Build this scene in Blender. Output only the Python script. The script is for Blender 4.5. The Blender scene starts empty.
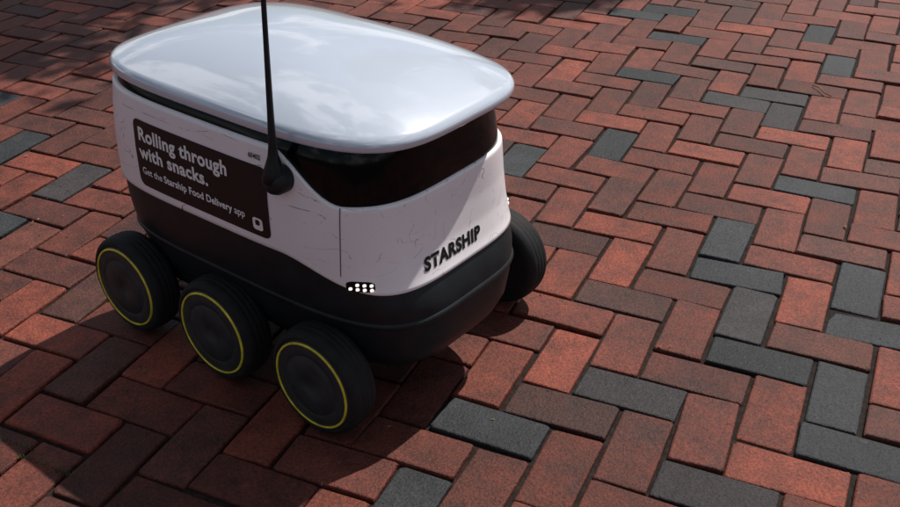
import bpy, math, random, bmesh
import numpy as np
from mathutils import Vector, Matrix
random.seed(7); rng=np.random.default_rng(7)
sc=bpy.context.scene
# ---------------------------------------------------------------- camera
H=1.05; F_PX=1033.0; PITCH=math.radians(30.7)
cam_d=bpy.data.cameras.new("camera"); cam=bpy.data.objects.new("camera",cam_d); sc.collection.objects.link(cam)
cam.location=(0,0,H); cam.rotation_euler=(math.pi/2-PITCH,0,0)
cam_d.sensor_width=36; cam_d.lens=36*F_PX/900; cam_d.clip_end=2000; cam_d.clip_start=.02
sc.camera=cam
sc.view_settings.view_transform='Standard'; sc.view_settings.look='None'; sc.view_settings.exposure=0
# ---------------------------------------------------------------- robot frame
HEAD=math.atan2(-.613,.79)
RC=Vector((-.208,1.556,0))
Fd=Vector((math.cos(HEAD),math.sin(HEAD),0)); Sd=Vector((-Fd.y,Fd.x,0))
# ---------------------------------------------------------------- material helpers
def new_mat(name):
    m=bpy.data.materials.new(name); m.use_nodes=True
    nt=m.node_tree; return m,nt,nt.nodes["Principled BSDF"]
def simple(name,col,rough=.5,spec=.5,coat=0,noise=0,nscale=40,bump=0,bscale=300,scuff=0):
    m,nt,b=new_mat(name); N_=nt.nodes.new; Lk=nt.links.new
    b.inputs["Roughness"].default_value=rough
    b.inputs["Specular IOR Level"].default_value=spec
    b.inputs["Coat Weight"].default_value=coat
    b.inputs["Coat Roughness"].default_value=.06
    tc=N_("ShaderNodeTexCoord")
    col_out=None
    if noise:
        n=N_("ShaderNodeTexNoise"); n.inputs["Scale"].default_value=nscale; n.inputs["Detail"].default_value=5
        Lk(tc.outputs["Object"],n.inputs["Vector"])
        r=N_("ShaderNodeValToRGB")
        r.color_ramp.elements[0].position=.3; r.color_ramp.elements[1].position=.7
        r.color_ramp.elements[0].color=(*[c*(1-noise) for c in col],1)
        r.color_ramp.elements[1].color=(*[min(1,c*(1+noise)) for c in col],1)
        Lk(n.outputs["Fac"],r.inputs["Fac"]); col_out=r.outputs["Color"]
    else: b.inputs["Base Color"].default_value=(*col,1)
    if scuff and col_out:
        for sc_,rt,w,seed in ((7,.5,.0028,3.1),(11,-.7,.0024,9.4)):
            mp=N_("ShaderNodeMapping"); mp.inputs["Rotation"].default_value=(rt,rt*.6,.3); mp.inputs["Scale"].default_value=(.35,2.0,2.6); mp.inputs["Location"].default_value=(seed,seed,0)
            Lk(tc.outputs["Object"],mp.inputs[0])
            a=N_("ShaderNodeTexNoise"); a.inputs["Scale"].default_value=sc_; a.inputs["Detail"].default_value=1; Lk(mp.outputs[0],a.inputs["Vector"])
            s=N_("ShaderNodeMath"); s.operation='SUBTRACT'; s.inputs[1].default_value=.5; Lk(a.outputs["Fac"],s.inputs[0])
            ab=N_("ShaderNodeMath"); ab.operation='ABSOLUTE'; Lk(s.outputs[0],ab.inputs[0])
            lt=N_("ShaderNodeMath"); lt.operation='LESS_THAN'; lt.inputs[1].default_value=w; Lk(ab.outputs[0],lt.inputs[0])
            k=N_("ShaderNodeTexNoise"); k.inputs["Scale"].default_value=13; k.inputs["Detail"].default_value=6; k.inputs["Roughness"].default_value=.8; Lk(mp.outputs[0],k.inputs["Vector"])
            kr=N_("ShaderNodeMapRange"); kr.inputs["From Min"].default_value=.50; kr.inputs["From Max"].default_value=.57; kr.inputs["To Max"].default_value=scuff; Lk(k.outputs["Fac"],kr.inputs[0])
            mu=N_("ShaderNodeMath"); mu.operation='MULTIPLY'; Lk(lt.outputs[0],mu.inputs[0]); Lk(kr.outputs[0],mu.inputs[1])
            mx=N_("ShaderNodeMix"); mx.data_type='RGBA'; mx.inputs[7].default_value=(.10,.085,.085,1); Lk(mu.outputs[0],mx.inputs[0]); Lk(col_out,mx.inputs[6]); col_out=mx.outputs[2]
        k=N_("ShaderNodeTexNoise"); k.inputs["Scale"].default_value=26; k.inputs["Detail"].default_value=8; k.inputs["Roughness"].default_value=.8
        mp=N_("ShaderNodeMapping"); mp.inputs["Scale"].default_value=(.6,.6,1.6); Lk(tc.outputs["Object"],mp.inputs[0]); Lk(mp.outputs[0],k.inputs["Vector"])
        kr=N_("ShaderNodeMapRange"); kr.inputs["From Min"].default_value=.60; kr.inputs["From Max"].default_value=.72; kr.inputs["To Max"].default_value=.45; Lk(k.outputs["Fac"],kr.inputs[0])
        mx=N_("ShaderNodeMix"); mx.data_type='RGBA'; mx.inputs[7].default_value=(.25,.22,.21,1); Lk(kr.outputs[0],mx.inputs[0]); Lk(col_out,mx.inputs[6]); col_out=mx.outputs[2]
    if col_out: Lk(col_out,b.inputs["Base Color"])
    if bump:
        n2=N_("ShaderNodeTexNoise"); n2.inputs["Scale"].default_value=bscale; n2.inputs["Detail"].default_value=4
        Lk(tc.outputs["Object"],n2.inputs["Vector"])
        bp=N_("ShaderNodeBump"); bp.inputs["Strength"].default_value=bump; bp.inputs["Distance"].default_value=.001
        Lk(n2.outputs["Fac"],bp.inputs["Height"]); Lk(bp.outputs["Normal"],b.inputs["Normal"])
    return m
def mesh_obj(name,verts,faces,mat,parent=None,smooth=True):
    me=bpy.data.meshes.new(name); me.from_pydata([tuple(v) for v in verts],[],faces); me.update()
    o=bpy.data.objects.new(name,me); sc.collection.objects.link(o)
    if mat: me.materials.append(mat)
    if smooth: me.polygons.foreach_set("use_smooth",[True]*len(me.polygons))
    if parent: o.parent=parent
    return o
# ---------------------------------------------------------------- brick pavement
C=.0875; GAP=.0042
ua=math.radians(-24.4)
U=np.array([math.cos(ua),math.sin(ua)]); V=np.array([-U[1],U[0]])
O=np.array([.492,1.766])-C*V
def brick_of(i,j):
    k=(i-j)%4
    if k==0: return (i,j,'H')
    if k==1: return (i-1,j,'H')
    if k==2: return (i,j-1,'V')
    return (i,j,'V')
def cell_at(x,y):
    d=np.array([x,y])-O; return int(math.floor(d@U/C)),int(math.floor(d@V/C))
# places on the pavement (metres) where a grey paver lies
GREYXY=[(.582,1.831),(.569,1.695),(.554,1.544),(.534,1.415),(.309,1.333),(.633,1.315),(.787,1.627),(.055,1.258),(-.065,1.103),(.388,2.199),(.411,2.372),(.169,2.283),(.915,2.519),(.698,2.602),(1.09,2.751),(.742,3.092),(.788,3.323),(-.858,2.021),(-1.05,2.35),(-1.2,2.6),(-1.0,1.9),(.383,1.113),(.641,1.188),(.744,1.503)]
GREY=set(brick_of(*cell_at(*p)) for p in GREYXY)
verts=[];faces=[];cols=[]
X0,X1,Y0,Y1=-5,6,-1.5,9
N=150
def rr(hx,hy,r):
    q=r*.3
    return [(-hx+r,-hy),(hx-r,-hy),(hx-q,-hy+q),(hx,-hy+r),(hx,hy-r),(hx-q,hy-q),(hx-r,hy),(-hx+r,hy),(-hx+q,hy-q),(-hx,hy-r),(-hx,-hy+r),(-hx+q,-hy+q)]
for i in range(-N,N):
    for j in range(-N,N):
        k=(i-j)%4
        if k==0: cu,cv,hu,hv=i+1,j+.5,1,.5; key=(i,j,'H')
        elif k==3: cu,cv,hu,hv=i+.5,j+1,.5,1; key=(i,j,'V')
        else: continue
        ctr=O+C*(cu*U+cv*V)
        if not(X0<ctr[0]<X1 and Y0<ctr[1]<Y1): continue
        near=(-.5<ctr[0]<.95 and ctr[1]<2.0)
        hx=hu*C-GAP/2-rng.uniform(0,.0014); hy=hv*C-GAP/2-rng.uniform(0,.0014)
        ctr=ctr+rng.normal(0,.0011,2)
        rot=rng.normal(0,.012); zc=rng.normal(0,.0013); tx,ty=rng.normal(0,.011,2)
        base=len(verts)
        jit=rng.normal(0,.0010,(12,2))
        for (ins,zz,r) in ((0,-.02,.004),(0,-.0032,.004),(.0012,-.0009,.005),(.0032,0,.006)):
            for q,(a,b) in enumerate(rr(hx-ins,hy-ins,r)):
                a+=jit[q,0]; b+=jit[q,1]
                a2=a*math.cos(rot)-b*math.sin(rot); b2=a*math.sin(rot)+b*math.cos(rot)
                w=ctr+a2*U+b2*V
                verts.append((w[0],w[1],zz+zc+a*tx+b*ty))
        n=12
        nf=0
        for L in range(3):
            for q in range(n):
                faces.append((base+L*n+q,base+L*n+(q+1)%n,base+(L+1)*n+(q+1)%n,base+(L+1)*n+q)); nf+=1
        faces.append(tuple(base+3*n+q for q in range(n))); nf+=1
        if key in GREY or rng.random()<(0 if near else .045):
            g=rng.uniform(.017,.034); col=np.array((g*.93,g*1.0,g*1.13))
            if rng.random()<.25: col=col*.85+np.array([.014,.007,.006])
        else:
            t=rng.random()
            col=np.array([.185,.042,.024])*(1-t)+np.array([.082,.023,.016])*t
            col=col*rng.uniform(.66,1.28)
            if rng.random()<.10: col=col*.55+np.array([.024,.017,.015])*.6
        cols.extend([(col[0],col[1],col[2],rng.random())]*nf)
me=bpy.data.meshes.new("brick_pavement"); me.from_pydata(verts,[],faces); me.update()
at=me.attributes.new("bcol",'FLOAT_COLOR','FACE'); at.data.foreach_set("color",np.array(cols,dtype=np.float32).ravel())
pav=bpy.data.objects.new("brick_pavement",me); sc.collection.objects.link(pav)
def brick_mat():
    m,nt,b=new_mat("brick"); N_=nt.nodes.new; Lk=nt.links.new
    at=N_("ShaderNodeAttribute"); at.attribute_name="bcol"
    tc=N_("ShaderNodeTexCoord")
    off=N_("ShaderNodeVectorMath"); off.operation='MULTIPLY_ADD'
    comb=N_("ShaderNodeCombineXYZ"); Lk(at.outputs["Alpha"],comb.inputs[2])
    off.inputs[1].default_value=(1,1,40); Lk(comb.outputs[0],off.inputs[0]); Lk(tc.outputs["Object"],off.inputs[2])
    def mr(src,a,b_,c,d):
        r=N_("ShaderNodeMapRange"); r.inputs["From Min"].default_value=a; r.inputs["From Max"].default_value=b_; r.inputs["To Min"].default_value=c; r.inputs["To Max"].default_value=d; Lk(src,r.inputs[0]); return r.outputs[0]
    def mul(a,b_):
        m_=N_("ShaderNodeMath"); m_.operation='MULTIPLY'; Lk(a,m_.inputs[0]); Lk(b_,m_.inputs[1]); return m_.outputs[0]
    n1=N_("ShaderNodeTexNoise"); n1.inputs["Scale"].default_value=18; n1.inputs["Detail"].default_value=5; n1.inputs["Roughness"].default_value=.68; Lk(off.outputs[0],n1.inputs["Vector"])
    n2=N_("ShaderNodeTexNoise"); n2.inputs["Scale"].default_value=210; n2.inputs["Detail"].default_value=3; n2.inputs["Roughness"].default_value=.75; Lk(off.outputs[0],n2.inputs["Vector"])
    n3=N_("ShaderNodeTexNoise"); n3.inputs["Scale"].default_value=1.8; n3.inputs["Detail"].default_value=4; Lk(tc.outputs["Object"],n3.inputs["Vector"])
    r=mul(mul(mr(n1.outputs["Fac"],.3,.7,.50,1.42),mr(n2.outputs["Fac"],.3,.7,.45,1.55)),mr(n3.outputs["Fac"],.35,.65,.62,1.18))
    vm=N_("ShaderNodeVectorMath"); vm.operation='SCALE'; Lk(at.outputs["Color"],vm.inputs[0]); Lk(r,vm.inputs["Scale"])
    n4=N_("ShaderNodeTexNoise"); n4.inputs["Scale"].default_value=75; n4.inputs["Detail"].default_value=4; n4.inputs["Roughness"].default_value=.8; Lk(off.outputs[0],n4.inputs["Vector"])
    mx=N_("ShaderNodeMix"); mx.data_type='RGBA'; mx.inputs[7].default_value=(.15,.10,.085,1); Lk(mr(n4.outputs["Fac"],.62,.74,0,.5),mx.inputs[0]); Lk(vm.outputs[0],mx.inputs[6])
    Lk(mx.outputs[2],b.inputs["Base Color"])
    Lk(mr(n1.outputs["Fac"],0,1,.42,.80),b.inputs["Roughness"])
    b.inputs["Specular IOR Level"].default_value=.28
    ad=N_("ShaderNodeMath"); ad.operation='MULTIPLY_ADD'; ad.inputs[1].default_value=.6; Lk(n2.outputs["Fac"],ad.inputs[0]); Lk(n1.outputs["Fac"],ad.inputs[2])
    bp=N_("ShaderNodeBump"); bp.inputs["Strength"].default_value=1; bp.inputs["Distance"].default_value=.004; Lk(ad.outputs[0],bp.inputs["Height"]); Lk(bp.outputs[0],b.inputs["Normal"])
    return m
me.materials.append(brick_mat())
g=200
mesh_obj("ground",[(-g,-g,-.007),(g,-g,-.007),(g,g,-.007),(-g,g,-.007)],[(0,1,2,3)],simple("joint_sand",(.018,.013,.011),.95,.2,0,.5,90,.6,200),smooth=False)
M_lit=simple("dry_litter",(.16,.10,.055),.8,.2,0,.5,15)
vs=[];fs=[]
for _ in range(560):
    x=rng.uniform(-2,2.2); y=rng.uniform(.8,4)
    s=rng.uniform(.0015,.0042)*(1 if rng.random()<.93 else 2.2); a=rng.uniform(0,6.28); z=.0035
    dx,dy=math.cos(a)*s,math.sin(a)*s; e=rng.uniform(.25,.6); b0=len(vs)
    vs+=[(x-dx,y-dy,z),(x+dy*e,y-dx*e,z+rng.uniform(0,.002)),(x+dx,y+dy,z+rng.uniform(0,.003)),(x-dy*e,y+dx*e,z)]
    fs.append((b0,b0+1,b0+2,b0+3))
mesh_obj("leaf_litter",vs,fs,M_lit,None,False)
tp=[(.99,2.66,.005),(1.0,2.635,.009),(1.003,2.605,.007),(1.015,2.58,.006)]
vs=[];fs=[]
for p in tp:
    for q in range(6): a=q*math.pi/3; vs.append((p[0]+.0016*math.cos(a),p[1],p[2]+.0016*math.sin(a)))
for k in range(3):
    for q in range(6): fs.append((k*6+q,k*6+(q+1)%6,k*6+6+(q+1)%6,k*6+6+q))
mesh_obj("twig",vs,fs,M_lit)
M_weed=simple("weed_green",(.06,.11,.025),.6,.3,0,.4,60)
vs=[];fs=[]
for (cx,cy,nn,R) in ((-.610,1.16,60,.028),(-.655,1.20,40,.02),(-.56,1.135,20,.015),(-1.0,1.62,25,.02)):
    for _ in range(nn):
        t=rng.uniform(-1,1); x=cx+U[0]*R*t*1.6+rng.normal(0,.002); y=cy+U[1]*R*t*1.6+rng.normal(0,.002); h=rng.uniform(.003,.008); a=rng.uniform(0,6.28); lx,ly=math.cos(a)*h*.7,math.sin(a)*h*.7; wd=.0012
        b0=len(vs); vs+=[(x-wd*math.sin(a),y+wd*math.cos(a),-.004),(x+wd*math.sin(a),y-wd*math.cos(a),-.004),(x+lx,y+ly,h)]; fs.append((b0,b0+1,b0+2))
mesh_obj("joint_weeds",vs,fs,M_weed,None,False)
# ---------------------------------------------------------------- robot
M_white=simple("white_shell",(.85,.81,.84),.36,.5,.3,.04,6,scuff=.85)
M_lid=simple("lid_paint",(.53,.59,.69),.20,.5,1,.03,5)
M_lid.node_tree.nodes["Principled BSDF"].inputs["Coat IOR"].default_value=2.1
M_lid.node_tree.nodes["Principled BSDF"].inputs["Coat Roughness"].default_value=.03
M_black=simple("black_gloss",(.003,.003,.004),.10,.20,.0)
M_hull=simple("hull_plastic",(.010,.0135,.0165),.46,.30,0,.25,30,.15,500)
M_tyre=simple("tyre_rubber",(.010,.010,.011),.75,.3,0,.3,60,.3,400)
M_disc=simple("wheel_disc",(.026,.027,.029),.6,.35,0,.3,40)
M_yel=simple("yellow_ring",(.60,.50,.03),.5,.5,0,.35,60)
M_text_w=simple("lettering_white",(.8,.8,.8),.5)
M_text_b=simple("lettering_black",(.010,.010,.010),.5,.2)
M_panel=simple("sticker_black",(.009,.009,.011),.4,.35,0,.2,20)
M_seam=simple("seam",(.10,.095,.10),.7)
M_red,nt,b=new_mat("red_lens"); b.inputs["Base Color"].default_value=(.7,.03,.015,1); b.inputs["Roughness"].default_value=.2
M_led,nt,b=new_mat("led"); b.inputs["Emission Color"].default_value=(1,.97,.9,1); b.inputs["Emission Strength"].default_value=.9; b.inputs["Base Color"].default_value=(.9,.9,.9,1)
robot=bpy.data.objects.new("delivery_robot",None); sc.collection.objects.link(robot)
robot.location=RC; robot.rotation_euler=(0,0,HEAD)
YO=-.030; XO=-.008
ZP=[.085,.093,.108,.135,.18,.215,.24,.26,.29,.33,.37,.41,.45,.478]
AF=[.285,.307,.325,.337,.341,.338,.328,.319,.311,.306,.304,.301,.295,.288]
AR=[.25,.268,.282,.294,.299,.299,.299,.299,.299,.299,.298,.296,.292,.286]
BB=[.135,.150,.162,.175,.188,.198,.202,.204,.205,.206,.206,.204,.200,.188]
NN=[4.0]*9+[3.9,3.8,3.7,3.6,3.6]
def dims(z): return np.interp(z,ZP,AF),np.interp(z,ZP,AR),np.interp(z,ZP,BB),np.interp(z,ZP,NN)
def outline(th,z,off=0):
    af,ar,b,n=dims(z); c,s=math.cos(th),math.sin(th)
    a=(af if c>0 else ar)+off; b+=off
    if c<0: n+=.6
    r=(abs(c/a)**n+abs(s/b)**n)**(-1/n); return r*c+XO,r*s+YO
def ringmesh(rows,closed_top=True,closed_bot=False):
    vs=[];fs=[];n=len(rows[0])
    for r in rows: vs+=r
    for k in range(len(rows)-1):
        for q in range(n): fs.append((k*n+q,k*n+(q+1)%n,(k+1)*n+(q+1)%n,(k+1)*n+q))
    if closed_top: fs.append(tuple((len(rows)-1)*n+q for q in range(n)))
    if closed_bot: fs.append(tuple(reversed(range(n))))
    return vs,fs
NT=240; TH=[2*math.pi*q/NT for q in range(NT)]
def sm(a,b,x):
    t=min(1,max(0,(x-a)/(b-a))); return t*t*(3-2*t)
def z_lo(th):
    x,y=outline(th,.29); return .288-.042*sm(.13,.295,x)
def z_hi(th):
    x,y=outline(th,.42); return .452-.070*sm(.125,.235,x)
rows=[[(*outline(t,z),z) for t in TH] for z in (.085,.089,.094,.101,.11,.12,.135,.15,.17,.19,.205,.22,.235,.25,.27,.29,.31)]
vs,fs=ringmesh(rows,True,True); mesh_obj("lower_hull",vs,fs,M_hull,robot)
rows=[[(*outline(t,z,-.001),z) for t in TH] for z in np.linspace(.30,.476,14)]
vs,fs=ringmesh(rows,True,False); mesh_obj("visor",vs,fs,M_black,robot)
rows=[[(*outline(t,z,o),z) for t in TH] for z,o in ((.186,-.001),(.188,.002),(.192,.003),(.196,.002),(.198,-.001))]
vs,fs=ringmesh(rows,False,False); mesh_obj("bumper_ridge",vs,fs,M_hull,robot)
rows=[]
prof=[(-.004,0,0),(.002,0,.0),(.004,0,.0015)]
for off,t,dz in prof: rows.append([(*outline(a,z_lo(a)+dz,off),z_lo(a)+dz) for a in TH])
for t in np.linspace(0,1,24)[1:-1]:
    rows.append([(*outline(a,z_lo(a)*(1-t)+z_hi(a)*t,.004),z_lo(a)*(1-t)+z_hi(a)*t) for a in TH])
for off,t,dz in reversed(prof): rows.append([(*outline(a,z_hi(a)-dz,off),z_hi(a)-dz) for a in TH])
vs,fs=ringmesh(rows,False,False); mesh_obj("body_shell",vs,fs,M_white,robot)
# lid
LA,LR,LB=.325,.313,.205
def lout(th,r):
    c,s=math.cos(th),math.sin(th); a=LA if c>0 else LR; n=2+1.9*max(0,min(1,(r-.05)/.8))
    R=(abs(c/a)**n+abs(s/LB)**n)**(-1/n); return r*R*c+XO,r*R*s+YO+.006
lp=[(.93,.466),(.990,.4662),(.998,.4675),(1.0,.470),(1.0,.4745),(.998,.4775),(.993,.4798)]
lp+=[(r_,.4815+.0590*(1-r_**2.5)) for r_ in (.98,.96,.93,.89,.84,.78,.70,.60,.48,.36,.24,.12,.04)]
rows=[[(*lout(t,r),z) for t in TH] for r,z in lp]
vs,fs=ringmesh(rows,True,True); mesh_obj("lid",vs,fs,M_lid,robot)
# decals
def side_pt(x,z,off):
    af,ar,b,n=dims(z); xx=x-XO; a=af if xx>0 else ar; n=n+(.6 if xx<0 else 0)
    return (x,-(b+.004)*(1-min(1,abs(xx/(a+.004)))**n)**(1/n)-off+YO,z)
def front_pt(y,z,off):
    af,ar,b,n=dims(z); yy=y-YO; return ((af+.004)*(1-abs(yy/(b+.004))**n)**(1/n)+off+XO,y,z)
def text_mesh(name,body,size,mapf,mat,offset=0,shear=0,sx=1,align='LEFT',spacing=1,cuts=0):
    cu=bpy.data.curves.new(name,'FONT'); cu.body=body; cu.size=size; cu.offset=offset; cu.shear=shear; cu.align_x=align; cu.resolution_u=6; cu.space_character=spacing
    o=bpy.data.objects.new(name+"_tmp",cu); sc.collection.objects.link(o)
    dg=bpy.context.evaluated_depsgraph_get(); me=bpy.data.meshes.new_from_object(o.evaluated_get(dg))
    bpy.data.objects.remove(o)
    me.name=name
    if cuts:
        bm=bmesh.new(); bm.from_mesh(me)
        bmesh.ops.triangulate(bm,faces=bm.faces[:])
        for k in range(1,cuts):
            zc=-.2*size+size*1.2*k/cuts
            bmesh.ops.bisect_plane(bm,geom=bm.verts[:]+bm.edges[:]+bm.faces[:],plane_co=(0,zc,0),plane_no=(0,1,0))
        bm.to_mesh(me); bm.free()
    xs=[v.co.x for v in me.vertices]; ext=max(xs)*sx
    for v in me.vertices: v.co=Vector(mapf(v.co.x*sx,v.co.y))
    no=bpy.data.objects.new(name,me); sc.collection.objects.link(no); me.materials.clear(); me.materials.append(mat); no.parent=robot
    return ext
def rrect(x0,x1,z0,z1,r,mapf,name,mat,off,nx=40,nz=10):
    vs=[];fs=[]
    xs=[x0+r*(1-math.cos(math.pi/2*k/8)) for k in range(8)]+list(np.linspace(x0+r,x1-r,nx))+[x1-r*(1-math.cos(math.pi/2*k/8)) for k in range(7,-1,-1)]
    nx=len(xs)-1
    for x in xs:
        d=min(x-x0,x1-x); cut=r-math.sqrt(max(0,r*r-(r-d)**2)) if d<r else 0
        for c in range(nz+1):
            z=z0+cut+(z1-z0-2*cut)*c/nz; vs.append(mapf(x,z,off))
    for a in range(nx):
        for c in range(nz):
            q=a*(nz+1)+c; fs.append((q,q+nz+1,q+nz+2,q+1))
    return mesh_obj(name,vs,fs,mat,robot)
PX0,PX1,PZ0,PZ1=-.176,.122,.304,.418
rrect(PX0,PX1,PZ0,PZ1,.012,side_pt,"ad_sticker",M_panel,.0008,60)
tf=lambda x0,z0:(lambda u,v:side_pt(x0+u,z0+v,.0016))
text_mesh("ad_line_1","Rolling through",.0305,tf(-.164,.385),M_text_w,.0010,0,1.02,spacing=1.06)
text_mesh("ad_line_2","with snacks.",.0305,tf(-.164,.355),M_text_w,.0010,0,1.02,spacing=1.06)
xx=-.164
for nm,tx_,of_,spc in (("ad_line_3","Get the",.0002,1),("ad_line_4","Starship Food Delivery",.0005,1.04),("ad_line_5","app",.0002,1)):
    xx+=text_mesh(nm,tx_,.0172,tf(xx,.327),M_text_w,of_,0,.93,spacing=spc)+.0042
rrect(.088,.108,.314,.334,.005,side_pt,"app_icon",M_text_w,.0014,20,2)
rrect(.0935,.1025,.322,.331,.003,side_pt,"app_icon_glyph",M_panel,.0018,4,2)
text_mesh("side_number","6E402",.010,tf(.088,.428),M_text_b,.0002,0,.95)
text_mesh("front_lettering","STARSHIP",.0262,lambda u,v:front_pt(-.121+u,.2655+v,.0008),M_text_b,.0013,.20,1.07,spacing=1.11,cuts=8)
vs=[side_pt(.236,z,.0004) for z in np.linspace(.276,.383,12)]+[side_pt(.2375,z,.0004) for z in np.linspace(.276,.383,12)]
fs=[(k,12+k,13+k,k+1) for k in range(11)]; mesh_obj("panel_seam",vs,fs,M_seam,robot)
def box(name,c,s,mat,rz=0,bev=.002,parent=robot,rx=0):
    bm=bmesh.new(); bmesh.ops.create_cube(bm,size=1)
    for v in bm.verts: v.co=Vector((v.co.x*s[0],v.co.y*s[1],v.co.z*s[2]))
    if bev: bmesh.ops.bevel(bm,geom=bm.edges[:],offset=bev,segments=3,affect='EDGES')
    me=bpy.data.meshes.new(name); bm.to_mesh(me); bm.free(); me.materials.append(mat)
    o=bpy.data.objects.new(name,me); sc.collection.objects.link(o); o.location=c; o.rotation_euler=(rx,0,rz); o.parent=parent
    for p in me.polygons: p.use_smooth=True
    return o
for sg in (-1,1):
    vs=[]
    for k in range(11):
        t_=k/10; th=sg*math.radians(29.6+t_*6.8)
        hh=.0078*(1-abs(2*t_-1)**5*.5)
        for z in (.2625-hh,.2632+hh): x,y=outline(th,z,.0046); vs.append((x,y,z))
    mesh_obj("headlight_recess",vs,[(2*k,2*k+2,2*k+3,2*k+1) for k in range(10)],M_black,robot)
    for k in range(4):
        th=sg*(math.radians(35.4)-k*math.radians(1.65))
        for r_ in range(2):
            if k==0 and r_==1: continue
            z=.2592+r_*.0070-k*.0003
            x,y=outline(th,z,.0052)
            box("headlight_led",(x,y,z),(.003,.0052,.0044),M_led,th,.0008)
for sg in (-1,1):
    vs=[];th0=math.radians(150)
    for k in range(7):
        th=sg*(th0+k*math.radians(1.8))
        for z in (.453,.466): x,y=outline(th,z,.010); vs.append((x,y,z))
    fs=[(2*k,2*k+2,2*k+3,2*k+1) for k in range(6)]
    mesh_obj("rear_marker",vs,fs,M_red,robot)
def lathe_y(name,prof,mat,c,seg=72,parent=robot,sg=-1):
    vs=[];fs=[];n=len(prof)
    for q in range(seg):
        a=2*math.pi*q/seg
        for r,y in prof:
            vs.append((c[0]+r*math.cos(a),c[1]+sg*y,c[2]+r*math.sin(a)))
    for q in range(seg):
        for k in range(n-1):
            a=q*n+k;b=((q+1)%seg)*n+k
            fs.append((a,b,b+1,a+1))
    return mesh_obj(name,vs,fs,mat,parent)
WR=.0895
tyre=[(.03,-.026),(.072,-.027),(.080,-.0255),(.0855,-.021),(.088,-.014),(.089,-.009),(.0882,-.0078),(.089,-.0065),(.0895,0),(.0887,.0012),(.0895,.0025),(.089,.010),(.0882,.0113),(.0889,.0126),(.0878,.019),(.0855,.0245),(.0825,.0275),(.0795,.0288),(.0768,.0285),(.0752,.027)]
disc=[(.0765,.0265),(.0745,.0275),(.073,.0290),(.06,.0300),(.052,.0303),(.0515,.0298),(.0505,.0298),(.050,.0304),(.03,.0306),(.012,.0306),(.0115,.0300),(.0001,.0300)]
ring=[(.0732,.0285),(.0729,.0306),(.0710,.0312),(.0700,.0310),(.0698,.0290)]
for sg in (-1,1):
    for wx in (-.247,-.022,.200):
        c=(wx,sg*.229,WR)
        lathe_y("tyre",tyre,M_tyre,c,96,sg=sg); lathe_y("wheel_disc",disc,M_disc,c,72,sg=sg); lathe_y("rim_ring",ring,M_yel,c,96,sg=sg)
        lathe_y("axle",[(.0,-.07),(.022,-.07),(.022,-.025),(.03,-.025)],M_hull,c,32,sg=sg)
    box("rocker_arm",(-.13,sg*.186,.120),(.26,.022,.05),M_hull,0,.009)
    box("swing_arm",(.14,sg*.186,.125),(.17,.022,.05),M_hull,0,.009)
ax,az=.150,.416
def tube(name,pts,rads,mat,seg=20,parent=robot):
    vs=[];fs=[]
    for p,r in zip(pts,rads):
        for q in range(seg):
            a=2*math.pi*q/seg; vs.append((p[0]+r*math.cos(a),p[1]+r*math.sin(a),p[2]))
    for k in range(len(pts)-1):
        for q in range(seg): fs.append((k*seg+q,k*seg+(q+1)%seg,(k+1)*seg+(q+1)%seg,(k+1)*seg+q))
    fs.append(tuple((len(pts)-1)*seg+q for q in range(seg))); fs.append(tuple(reversed(range(seg))))
    return mesh_obj(name,vs,fs,mat,parent)
sy=side_pt(ax,az,0)[1]
kn=[(.0001,.028),(.010,.027),(.017,.023),(.0205,.016),(.021,.008),(.021,-.004)]
lathe_y("antenna_mount",kn,M_hull,(ax,sy,az-.004),40,sg=-1)
pts=[];rd=[]
for z,r in ((-.004,.016),(.01,.0155),(.022,.0115),(.034,.0078),(.05,.0058),(.10,.0046),(.2,.0036),(.5,.0028),(.78,.002)):
    pts.append((ax+.045*z,sy-.014,az+z)); rd.append(r)
tube("antenna_rod",pts,rd,M_hull)
# ---------------------------------------------------------------- sun direction
hor=Sd*.71+Fd*.045
sund=(hor+Vector((0,0,1))).normalized()
# ---------------------------------------------------------------- shade tree
M_bark=simple("bark",(.09,.065,.045),.9,.2,0,.4,12,.6,60)
M_leaf=simple("leaf",(.05,.09,.025),.6,.4,0,.4,3)
tree=bpy.data.objects.new("shade_tree",None); sc.collection.objects.link(tree)
TB=Vector((1.6,8.2,0))
SP=[((-1.50,2.95),.38,3.2,1100),((-1.35,3.6),.5,3.3,1400),((.33,3.62),.26,3.4,800),((.9,4.7),.6,3.8,500),((0,4.6),.6,3.6,500),((1.9,4.9),.5,3.9,400),((-.9,4.5),.5,3.5,500)]
top=TB+Vector((-.3,-.3,3.1))
def limb(p0,p1,r0,r1,name="limb"):
    n=9; vs=[];fs=[]; d=(p1-p0); up=Vector((0,0,1)); s1=d.cross(up).normalized() if d.cross(up).length>.05 else Vector((1,0,0)); s2=d.cross(s1).normalized()
    for k in range(n):
        t=k/(n-1); c=p0+d*t+Vector((0,0,.12*d.length*math.sin(math.pi*t)))+Vector((rng.normal(0,.03),rng.normal(0,.03),0))*(0<k<n-1); r=r0+(r1-r0)*t
        for q in range(10):
            a=2*math.pi*q/10; vs.append(c+s1*r*math.cos(a)+s2*r*math.sin(a))
    for k in range(n-1):
        for q in range(10): fs.append((k*10+q,k*10+(q+1)%10,(k+1)*10+(q+1)%10,(k+1)*10+q))
    return mesh_obj(name,vs,fs,M_bark,tree)
limb(TB,top,.19,.12,"trunk")
LV=[];LF=[]
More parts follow.
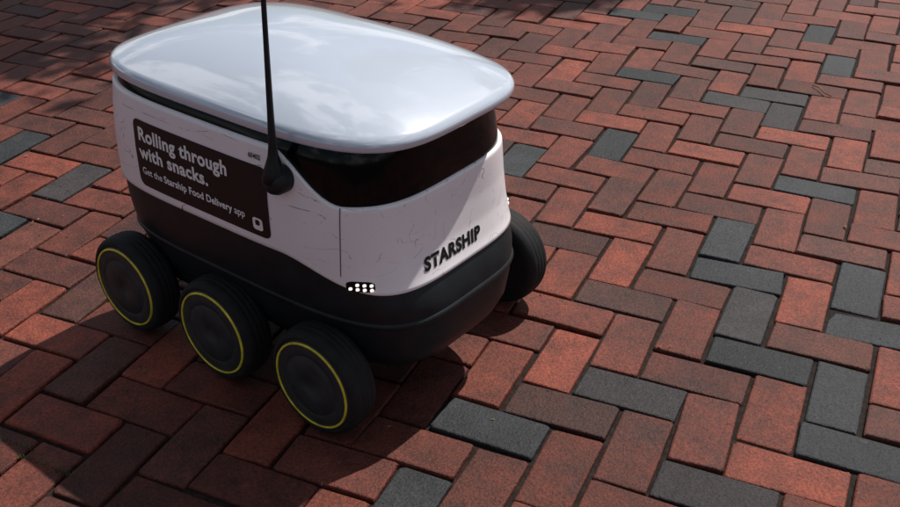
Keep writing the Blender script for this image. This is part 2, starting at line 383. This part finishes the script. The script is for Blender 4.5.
for (gx,gy),rad,hz,nl in SP:
    c=Vector((gx+hor.x*hz,gy+hor.y*hz,hz))
    limb(top,c,.05,.012)
    for _ in range(nl):
        d=rng.normal(0,.5,3)*rad; d[2]*=.6
        p=c+Vector(d); s=rng.uniform(.04,.075)
        ax1=Vector(rng.normal(0,1,3)).normalized(); ax2=ax1.cross(Vector(rng.normal(0,1,3))).normalized()
        b0=len(LV); LV+= [p-ax1*s,p+ax2*s*.5-ax1*s*.1,p+ax1*s,p-ax2*s*.5-ax1*s*.1]; LF.append((b0,b0+1,b0+2,b0+3))
mesh_obj("foliage",LV,LF,M_leaf,tree,smooth=False)
# ---------------------------------------------------------------- light
el=math.asin(sund.z); azm=math.atan2(sund.x,sund.y)
sl=bpy.data.lights.new("sun",'SUN'); sl.energy=5.0; sl.angle=math.radians(.53); sl.color=(1,.95,.88)
so=bpy.data.objects.new("sun",sl); sc.collection.objects.link(so); so.rotation_euler=sund.to_track_quat('Z','Y').to_euler(); so.location=(3,4,6)
w=bpy.data.worlds.new("World"); sc.world=w; w.use_nodes=True; nt=w.node_tree; bg=nt.nodes["Background"]
sky=nt.nodes.new("ShaderNodeTexSky"); sky.sky_type='NISHITA'; sky.sun_disc=False; sky.sun_elevation=el; sky.sun_rotation=azm
tc=nt.nodes.new("ShaderNodeTexCoord"); mp=nt.nodes.new("ShaderNodeMapping"); mp.inputs["Scale"].default_value=(1,1,2.0)
n=nt.nodes.new("ShaderNodeTexNoise"); n.inputs["Scale"].default_value=3.2; n.inputs["Detail"].default_value=10; n.inputs["Roughness"].default_value=.66; n.inputs["Distortion"].default_value=.5
r=nt.nodes.new("ShaderNodeMapRange"); r.inputs["From Min"].default_value=.49; r.inputs["From Max"].default_value=.60; r.interpolation_type='SMOOTHSTEP'
mx=nt.nodes.new("ShaderNodeMix"); mx.data_type='RGBA'; mx.inputs[7].default_value=(16,16,16.3,1)
nt.links.new(tc.outputs["Generated"],mp.inputs[0]); nt.links.new(mp.outputs[0],n.inputs["Vector"]); nt.links.new(n.outputs["Fac"],r.inputs[0])
nt.links.new(r.outputs[0],mx.inputs[0]); nt.links.new(sky.outputs[0],mx.inputs[6]); nt.links.new(mx.outputs[2],bg.inputs[0])
bg.inputs[1].default_value=.05
